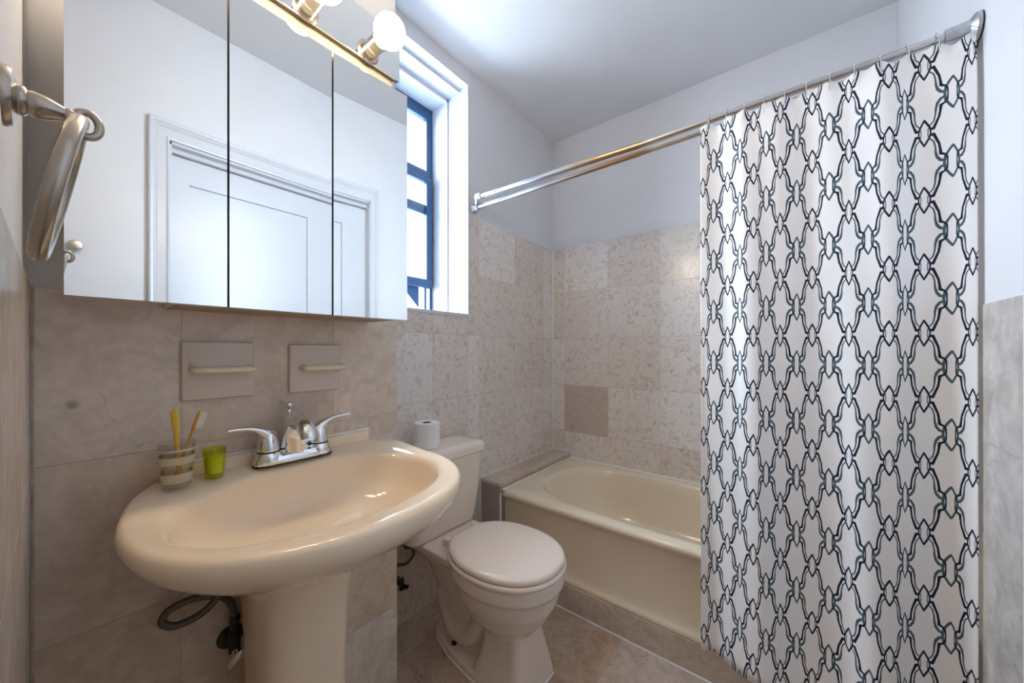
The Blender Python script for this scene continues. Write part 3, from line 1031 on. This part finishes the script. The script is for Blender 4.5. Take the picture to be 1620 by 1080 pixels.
# things on the sink deck
CX_, CY_, CZ_ = 0.345, 0.148, 0.8735
cup = thing('tumbler', 'clear plastic tumbler with frosted bands on the left end of the sink, holding toothbrushes', 'cup', (CX_, CY_, CZ_))
bm = bmesh.new()
H = 0.088
def cr(z):
    return 0.0215 + 0.0065 * z / H
pr = [(0.0, 0.0), (0.019, 0.0), (0.0215, 0.002)] + [(cr(z), z) for z in (0.01, 0.03, 0.05, 0.07, 0.086)] + [(cr(H), H), (cr(H) - 0.0010, H + 0.0005), (cr(H) - 0.0018, H)]
pr += [(cr(z) - 0.0018, z) for z in (0.07, 0.05, 0.03, 0.012)] + [(0.018, 0.009), (0.0, 0.0085)]
add_lathe(bm, pr, 48, T(CX_, CY_, CZ_))
obj('cup_wall', bm, m_clear, cup, smooth=50)
for (z0, z1) in ((0.072, 0.0765), (0.047, 0.062), (0.012, 0.030)):
    bm = bmesh.new()
    add_lathe(bm, [(cr(z0) + 0.0002, z0), (cr(z0) + 0.0007, z0 + 0.0005), (cr(z1) + 0.0007, z1 - 0.0005), (cr(z1) + 0.0002, z1)], 48, T(CX_, CY_, CZ_), caps=False)
    obj('frosted_band', bm, m_frost, cup, smooth=50)

def brush(name, label, p0, p1, width_dir, m, bristles):
    p0, p1 = Vector(p0), Vector(p1)
    t = thing(name, label, 'toothbrush', p0)
    bm = bmesh.new()
    d = (p1 - p0)
    n_ = 16
    pts = [p0 + d * (i / n_) for i in range(n_ + 1)]
    wid = []
    for i in range(n_ + 1):
        f = i / n_
        if bristles:
            w = 0.0042 if f < 0.55 else (0.0036 if f < 0.72 else 0.0055)
            if f == 1.0:
                w = 0.003
        else:
            w = 0.0040 + 0.0022 * sm(0.70, 0.82, f)
            if f == 1.0:
                w = 0.004
        wid.append(w)
    add_tube(bm, pts, wid, 14, flat=0.55, up=width_dir)
    obj('handle', bm, m, t, smooth=50)
    if bristles:
        bm = bmesh.new()
        dn = d.normalized()
        nrm = Vector(width_dir)
        nrm = (nrm - dn * nrm.dot(dn)).normalized()
        side = dn.cross(nrm)
        for i in range(8):
            for j in range(3):
                c0 = p0 + d * (0.765 + 0.215 * i / 7) + side * (0.0030 * (j - 1)) + nrm * 0.0015
                add_tube(bm, [c0, c0 + nrm * 0.0115], 0.00115, 6)
        obj('bristles', bm, m_bristle, t, smooth=50)
    return t
brush('toothbrush', 'yellow toothbrush standing handle up in the tumbler', (CX_ + 0.004, CY_ + 0.004, CZ_ + 0.0115), (CX_ + 0.001, CY_ - 0.004, CZ_ + 0.152), (1, -0.4, 0), m_ybrush, False)
brush('toothbrush', 'amber toothbrush with white bristles leaning out of the tumbler', (CX_ - 0.004, CY_ - 0.004, CZ_ + 0.0115), (CX_ - 0.012, CY_ + 0.037, CZ_ + 0.142), (0.2, 1, -0.1), m_obrush, True)

KX, KY = 0.330, 0.209
can = thing('votive_candle', 'small lime green glass votive candle on the sink beside the tumbler', 'candle', (KX, KY, CZ_))
bm = bmesh.new()
def kr(z):
    return 0.0155 + 0.0045 * z / 0.06
add_lathe(bm, [(0.0, 0.0), (0.0145, 0.0), (0.0155, 0.001)] + [(kr(z), z) for z in (0.02, 0.04, 0.06)] + [(kr(0.06) - 0.0008, 0.0606), (kr(0.06) - 0.0016, 0.06)] + [(kr(z) - 0.0016, z) for z in (0.04, 0.02, 0.010)] + [(0.013, 0.009), (0.0, 0.009)], 40, T(KX, KY, CZ_))
obj('glass_holder', bm, m_lime, can, smooth=50)
bm = bmesh.new()
add_lathe(bm, [(0.0, 0.0094), (kr(0.010) - 0.0020, 0.0098)] + [(kr(z) - 0.0019, z) for z in (0.02, 0.035, 0.044)] + [(0.006, 0.0445), (0.0, 0.0445)], 40, T(KX, KY, CZ_))
wax = obj('wax', bm, m_wax, can, smooth=50)
bm = bmesh.new()
add_tube(bm, [(KX, KY, CZ_ + 0.043), (KX + 0.0003, KY + 0.0005, CZ_ + 0.0585)], 0.0009, 8)
obj('wick', bm, m_wick, can, smooth=50)

# supply hose and valve below the basin
sv = thing('sink_supply_hose', 'looped braided water hose and shutoff valve under the left side of the sink', 'water hose', (BX, 0.254, 0.47))
bm = bmesh.new()
add_tube(bm, catmull([(0.300, 0.232, 0.735), (0.300, 0.232, 0.660), (0.302, 0.224, 0.610), (0.302, 0.195, 0.583), (0.30, 0.155, 0.579), (0.30, 0.134, 0.596), (0.30, 0.142, 0.615), (0.30, 0.178, 0.620), (0.298, 0.222, 0.602), (0.296, 0.246, 0.570), (0.296, 0.252, 0.525)], 10), 0.0072, 12)
obj('hose', bm, m_hose, sv, smooth=60)
bm = bmesh.new()
add_lathe(bm, [(0.009, 0.0), (0.009, 0.022), (0.011, 0.024), (0.011, 0.036), (0.008, 0.038)], 6, T(0.296, 0.252, 0.505))
add_tube(bm, [(0.296, 0.252, 0.462), (0.296, 0.252, 0.508)], 0.0115, 16)
add_tube(bm, [(BX + 0.001, 0.252, 0.480), (0.300, 0.252, 0.480)], 0.010, 16)
add_lathe(bm, [(0.026, 0.0), (0.024, 0.004), (0.012, 0.006)], 24, T(BX + 0.001, 0.252, 0.480) @ AXX)
obj('valve_body', bm, m_valve, sv, smooth=40)
bm = bmesh.new()
add_tube(bm, [(0.296, 0.252, 0.470), (0.316, 0.248, 0.462)], 0.006, 12)
t = bmesh.new()
bmesh.ops.create_uvsphere(t, u_segments=24, v_segments=12, radius=1.0)
merge(bm, t, 0, T(0.321, 0.247, 0.456) @ Matrix.Rotation(math.radians(-30), 4, 'X') @ Matrix.Rotation(math.radians(20), 4, 'Y') @ Matrix.Diagonal((0.006, 0.012, 0.026, 1)))
obj('valve_handle', bm, m_chrome, sv, smooth=60)

# ------------------------------------------------------------------ ceramic wall holders
def holder(y0, y1, z0, z1, label, sh=0.0):
    yc = (y0 + y1) / 2
    t = thing('ceramic_grab_holder', label, 'soap holder', (BX, yc, z0), 'ceramic holders on the sink wall')
    bm = bmesh.new()
    add_box(bm, BX + 0.0004, BX + 0.0095, y0, y1, z0, z1, bev=0.004, seg=3)
    obj('plate', bm, m_plate, t, smooth=50)
    bm = bmesh.new()
    zb_ = z0 + (z1 - z0) * 0.515
    ya, yb = y0 + 0.020 + sh, y1 - 0.012 + sh
    pts = catmull([(BX + 0.006, ya + 0.002, zb_), (BX + 0.028, ya, zb_), (BX + 0.040, ya + 0.007, zb_), (BX + 0.043, (ya + yb) / 2, zb_), (BX + 0.040, yb - 0.007, zb_), (BX + 0.028, yb, zb_), (BX + 0.006, yb - 0.004, zb_)], 8)
    add_tube(bm, pts, 0.0092, 14, flat=0.82)
    obj('bar', bm, mat('glazed_cream_bar', srgb(226, 210, 190), 0.16, var=0.01), t, smooth=60)
holder(0.166, 0.296, 1.031, 1.159, 'almond ceramic plate with grab bar on the tiled wall above the toothbrush tumbler')
holder(0.373, 0.503, 1.029, 1.155, 'almond ceramic plate with grab bar on the tiled wall above the faucet', 0.010)

bm = bmesh.new()
add_tube(bm, catmull([(BX + 0.001, BY - 0.004, 0.965), (BX + 0.004, BY + 0.003, 0.968), (BX + 0.006, BY + 0.007, 0.975), (BX + 0.006, BY + 0.007, 0.99), (BX + 0.003, BY + 0.006, 0.998)], 6), 0.0011, 8)
tag(obj('wire_hook', bm, m_white, None, smooth=60), 'tiny white wire hook on the corner of the tiled wall beside the sink', 'hook')

# ------------------------------------------------------------------ mirror cabinet
MX = 0.4393
cab = thing('mirror_cabinet', 'wall-mounted three-door mirrored medicine cabinet above the sink', 'medicine cabinet', (BX, 0.308, 1.222))
bm = bmesh.new()
add_box(bm, BX, 0.388, 0.14, 0.596, 1.224, 1.838, bev=0.002)
bm.normal_update()
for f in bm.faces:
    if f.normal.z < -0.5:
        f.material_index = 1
    elif f.normal.x > 0.5:
        f.material_index = 2
obj('cabinet_body', bm, [m_cab, m_under, m_wood], cab)
obj('light_board', box_bm(0.370, 0.388, 0.14, 0.596, 1.8385, 2.040, bev=0.001), m_wood, cab)
ZM0, ZM1 = 1.222, 1.838
def mdoor(y0, y1, bl=0.0, br=0.0, rot=0.0, stile=None):
    bm = bmesh.new()
    X1 = MX
    xs = MX - 0.030
    d = 0.0003
    # front: bevel strip, flat, bevel strip
    ys = [y0] + ([y0 + bl] if bl else []) + ([y1 - br] if br else []) + [y1]
    for a_, b_ in zip(ys[:-1], ys[1:]):
        xa = X1 - (d if (bl and a_ == y0) else 0)
        xb = X1 - (d if (br and b_ == y1) else 0)
        add_quad(bm, [(xa, a_, ZM0), (xb, b_, ZM0), (xb, b_, ZM1), (xa, a_, ZM1)], 0)
    e = X1 - d
    for k_, q in enumerate(([(xs, y0, ZM0), (e if bl else X1, y0, ZM0), (e if bl else X1, y0, ZM1), (xs, y0, ZM1)],
              [(xs, y1, ZM0), (xs, y1, ZM1), (e if br else X1, y1, ZM1), (e if br else X1, y1, ZM0)],
              [(xs, y0, ZM0), (xs, y1, ZM0), (X1 - d, y1, ZM0), (X1 - d, y0, ZM0)],
              [(xs, y0, ZM1), (X1 - d, y0, ZM1), (X1 - d, y1, ZM1), (xs, y1, ZM1)],
              [(xs, y0, ZM0), (xs, y0, ZM1), (xs, y1, ZM1), (xs, y1, ZM0)])):
        add_quad(bm, q, 1 if k_ < 4 else 2)
    if rot:
        bmesh.ops.rotate(bm, cent=(X1, y0, 0), matrix=Matrix.Rotation(rot, 3, 'Z'), verts=bm.verts[:])
    return obj('mirror_door', bm, [m_mirror, m_edge, m_cab], cab)
mdoor(0.0093, 0.2043)
mdoor(0.2078, 0.4015)
mdoor(0.4055, 0.6010, rot=-math.radians(3.7))
bm = bmesh.new()
for y_ in (0.2060, 0.4035):
    add_box(bm, MX - 0.045, MX - 0.012, y_ - 0.0017, y_ + 0.0015, ZM0 + 0.002, ZM1 - 0.002)
obj('door_gap_shade', bm, m_black, cab)  # black strips put in for the dark of the gaps between doors

# vanity light above it
LX = 0.403
vl = thing('vanity_light', 'mirrored bar light with lit globe bulbs above the medicine cabinet', 'wall light', (0.388, 0.30, 1.90))
LZ0, LZ1, LY0, LY1 = 1.905, 2.034, 0.140, 0.610
bm = bmesh.new()
add_box(bm, 0.3885, LX - 0.004, LY0 + 0.01, LY1 - 0.002, LZ0, LZ1 - 0.002, bev=0.001)
obj('housing', bm, m_wood, vl)
bm = bmesh.new()
add_box(bm, LX - 0.004, LX, LY0, LY1, LZ0 - 0.001, LZ1, bev=0.0006)
obj('mirror_plate', bm, m_mirror, vl)
BZ = 1.928
for yb in (0.204, 0.359, 0.514):
    bm = bmesh.new()
    add_lathe(bm, [(0.029, 0.0), (0.029, 0.002), (0.026, 0.005), (0.0, 0.005)], 32, T(LX, yb, BZ) @ AXX)
    flange = obj('socket_flange', bm, m_nickel, vl, smooth=40)
    bm = bmesh.new()
    add_lathe(bm, [(0.0205, 0.0), (0.0205, 0.024), (0.0195, 0.0245), (0.0195, 0.0255), (0.0205, 0.026), (0.0205, 0.052), (0.0195, 0.053), (0.0, 0.053)], 36, T(LX + 0.005, yb, BZ) @ AXX)
    s_ = obj('socket', bm, m_socket, vl, smooth=40)
    bm = bmesh.new()
    R_ = 0.0375
    pr = [(0.0, 0.0), (0.016, 0.0), (0.018, 0.004)]
    for k in range(19):
        a = math.radians(152 - 152 * k / 18)
        pr.append((R_ * math.sin(a), 0.040 + R_ * math.cos(a) * 1.0) if k < 18 else (0.0, 0.040 + R_))
    add_lathe(bm, pr, 36, T(LX + 0.0585, yb, BZ) @ AXX)
    obj('globe_bulb', bm, m_bulb, s_, smooth=60)

# ------------------------------------------------------------------ towel ring
RX, RZ_ = 0.80, 1.341
tr_ = thing('towel_ring', 'brushed nickel towel ring on a turned post, at the left edge beside the mirror', 'towel ring', (RX, YD, RZ_))
bm = bmesh.new()
add_lathe(bm, [(0.023, 0.0), (0.023, 0.002), (0.021, 0.005), (0.0125, 0.007), (0.0, 0.0075)], 36, T(RX, YD - 0.0005, RZ_) @ AXY)
obj('rosette', bm, m_nickel, tr_, smooth=40)
bm = bmesh.new()
add_lathe(bm, [(0.0105, 0.004), (0.0115, 0.008), (0.0110, 0.0105), (0.0092, 0.0115), (0.0098, 0.0135), (0.0100, 0.017), (0.0088, 0.022), (0.0068, 0.027), (0.0054, 0.0305), (0.0058, 0.0312), (0.0058, 0.0335), (0.0052, 0.0345), (0.0050, 0.0365)], 32, T(RX, YD, RZ_) @ AXY)
# eye that carries the ring
eye = Vector((RX, YD + 0.0425, RZ_ - 0.003))
add_tube(bm, [eye + Vector((0, math.cos(a) * 0.0075, 0)) + Vector((0, 0, math.sin(a) * 0.0105)) for a in [2 * PI * k / 28 for k in range(28)]], 0.0032, 12, closed=True)
obj('post', bm, m_nickel, tr_, smooth=50)
bm = bmesh.new()
top = Vector((RX, YD + 0.0385, RZ_ - 0.006))
bot = Vector((RX, YD + 0.0165, RZ_ - 0.122))
cen = (top + bot) / 2
hv = (top - bot) / 2
rr = hv.length
add_tube(bm, [cen + hv * math.cos(a) + Vector((rr, 0, 0)) * math.sin(a) for a in [2 * PI * k / 64 for k in range(64)]], 0.0056, 16, closed=True)
obj('ring', bm, m_nickel, tr_, smooth=60)

# robe hook on the right wall, seen only in the mirror
rh = thing('robe_hook', 'small chrome knob hook on the painted wall, reflected in the left mirror door', 'hook', (W, 0.047, 1.512))
bm = bmesh.new()
add_lathe(bm, [(0.014, 0.0), (0.014, 0.003), (0.007, 0.006), (0.006, 0.014), (0.014, 0.018), (0.0185, 0.024), (0.016, 0.031), (0.0, 0.034)], 28, T(W + 0.002, 0.047, 1.512) @ Matrix.Rotation(-PI / 2, 4, 'Y'))
obj('knob', bm, m_nickel, rh, smooth=40)

# ------------------------------------------------------------------ shower rods, hooks, curtain
R1Y, R1Z, R2Y, R2Z, RR = 1.326, 1.861, 1.285, 1.868, 0.0118
def r2z(x):
    return R2Z + 0.021 * max(0.0, min(1.0, (0.86 - x) / 0.8))
rods = thing('double_curtain_rod', 'double shower curtain rod, worn chrome, spanning above the bathtub', 'curtain rod', (0.0, R1Y, R1Z))
bm = bmesh.new()
add_tube(bm, [(0.012, R1Y, R1Z), (0.845, R1Y, R1Z)], RR * 0.92, 20)
add_tube(bm, [(0.84, R1Y, R1Z), (W - 0.012, R1Y, R1Z)], RR * 0.82, 20)
obj('rod', bm, m_rod, rods, smooth=50)
bm = bmesh.new()
add_tube(bm, [(0.085, R2Y, r2z(0.085)), (0.86, R2Y, R2Z)], RR, 20)
add_tube(bm, [(0.855, R2Y, R2Z), (W - 0.02, R2Y, R2Z)], RR * 0.9, 20)
obj('rod', bm, m_rod, rods, smooth=50)
bm = bmesh.new()
add_lathe(bm, [(0.024, 0.0), (0.024, 0.006), (0.019, 0.012), (0.0175, 0.034), (0.0165, 0.036), (0.0, 0.036)], 28, T(0.0005, R1Y, R1Z) @ AXX)
add_lathe(bm, [(0.0, 0.0), (0.0165, 0.0), (0.0175, 0.004), (0.0175, 0.030), (0.0165, 0.034), (0.0, 0.034)], 28, T(0.060, R2Y, r2z(0.06)) @ AXX)
add_tube(bm, [(0.02, R1Y, R1Z), (0.066, R2Y + 0.004, r2z(0.06))], [0.013, 0.012], 14, flat=0.8)
obj('wall_bracket', bm, m_steel, rods, smooth=40)
bm = bmesh.new()
add_lathe(bm, [(0.042, 0.0), (0.041, 0.008), (0.030, 0.016), (0.020, 0.020), (0.018, 0.05), (0.0, 0.05)], 32, T(W - 0.0005, R1Y, R1Z) @ Matrix.Rotation(-PI / 2, 4, 'Y'))
obj('end_flange', bm, m_steel, rods, smooth=40)
bm = bmesh.new()
add_lathe(bm, [(0.030, 0.0), (0.029, 0.006), (0.019, 0.014), (0.0165, 0.05), (0.0, 0.05)], 32, T(W - 0.0005, R2Y, R2Z) @ Matrix.Rotation(-PI / 2, 4, 'Y'))
obj('end_flange', bm, m_steel, rods, smooth=40)
bm = bmesh.new()
add_tube(bm, [(W - 0.10, R1Y - 0.01, R1Z + 0.004), (W - 0.10, R1Y - 0.012, R1Z + 0.026)], 0.006, 12)
obj('set_screw', bm, m_steel, rods, smooth=40)

# fold profile: column k of the print sits at real x position colx[k]
colx = [1.063, 1.091, 1.130, 1.163, 1.197, 1.226, 1.258, 1.295, 1.328, 1.362, 1.400, 1.435, 1.471, 1.498, 1.531, 1.575, 1.602]
slope = [1.0, .9, 1.4, 1.5, .9, .9, 1.45, 1.15, .9, .85, 1.5, .95, .75, 1.5, 1.05, .75, 1.3]
XL, XR = 1.056, 1.609
def u_of_x(x):
    if x <= colx[0]:
        return (x - colx[0]) / 0.030
    if x >= colx[-1]:
        return 16 + (x - colx[-1]) / 0.022
    for k in range(16):
        if x <= colx[k + 1]:
            h = colx[k + 1] - colx[k]
            t = (x - colx[k]) / h
            m0, m1 = slope[k] * 0.95, slope[k + 1] * 0.95
            return k + (t - 2 * t * t + t ** 3) * m0 + (3 * t * t - 2 * t ** 3) + (t ** 3 - t * t) * m1
zc_k = [-0.8, 2.4, 6.0, 10.0, 13.0, 16.2]      # columns where the cloth turns steeply
def phase(u):
    for i in range(len(zc_k) - 1):
        if u <= zc_k[i + 1] or i == len(zc_k) - 2:
            return PI * (i + (u - zc_k[i]) / (zc_k[i + 1] - zc_k[i]))
NX, NZ = 240, 60
CZ0, CZ1 = 0.185, 1.846
HK = [1.079 + (1.599 - 1.079) * i / 11 for i in range(12)]
bm = bmesh.new()
uvl = bm.loops.layers.uv.new('UVMap')
grid = []
uvs = {}
for j in range(NZ + 1):
    f = j / NZ
    row = []
    for i in range(NX + 1):
        x = XL + (XR - XL) * i / NX
        u = u_of_x(x)
        hp = (x - HK[0]) / (HK[1] - HK[0])
        dip = 0.010 * (0.5 - 0.5 * math.cos(2 * PI * hp)) + 0.004 * math.sin(hp * PI)
        z_top = CZ1 + 0.006 - dip
        z = CZ0 + (z_top - CZ0) * f
        amp = 0.005 + 0.006 * (1 - f) ** 0.4 + 0.014 * (1 - f) ** 2
        y = 1.262 + amp * math.sin(phase(u)) + 0.003 * math.sin(u * 2.1 + 5 * f)
        if f > 0.93:
            y += 0.006 * (f - 0.93) / 0.07
        vtx = bm.verts.new((x, y, z))
        uvs[vtx] = (u, (z - 1.337) / 0.0785)
        row.append(vtx)
    grid.append(row)
for j in range(NZ):
    for i in range(NX):
        fc = bm.faces.new((grid[j][i], grid[j][i + 1], grid[j + 1][i + 1], grid[j + 1][i]))
        fc.smooth = True
        for lp in fc.loops:
            lp[uvl].uv = uvs[lp.vert]
cur = obj('shower_curtain', bm, m_curtain)
md = cur.modifiers.new('thickness', 'SOLIDIFY')
md.thickness = 0.0012
md.offset = 0.0
tag(cur, 'white shower curtain with navy and grey trellis print in front of the bathtub', 'shower curtain')

words = ['first from the left', 'second from the left', 'third from the left', 'fourth from the left', 'fifth from the left', 'sixth from the left',
         'sixth from the right', 'fifth from the right', 'fourth from the right', 'third from the right', 'second from the right', 'first from the right']
def hook_bm(x):
    bm = bmesh.new()
    pts = [(x, R2Y - 0.033, CZ1 - 0.028), (x, R2Y - 0.029, CZ1 + 0.0), (x, R2Y - 0.0165, R2Z)]
    for a in range(180, -41, -20):
        pts.append((x, R2Y + 0.0155 * math.cos(math.radians(a)), R2Z + 0.0165 * math.sin(math.radians(a))))
    pts.append((x, R2Y - 0.002, CZ1 + 0.006))
    pts.append((x, R2Y - 0.012, CZ1 - 0.010))
    add_tube(bm, pts, 0.0013, 8)
    t = bmesh.new()
    bmesh.ops.create_uvsphere(t, u_segments=10, v_segments=6, radius=0.0022)
    merge(bm, t, 0, T(x, R2Y - 0.017, R2Z + 0.002))
    return bm
first = None
for i, x in enumerate(HK):
    if first is None:
        first = obj('curtain_hook', hook_bm(x), m_chrome, None, smooth=60)
        first.location = (0, 0, 0)
        o = first
    else:
        o = first.copy()
        C.objects.link(o)
        o.location = (x - HK[0], 0, 0)
    tag(o, 'thin wire curtain hook on the shower rod, ' + words[i], 'curtain hook', 'wire hooks of the shower curtain')
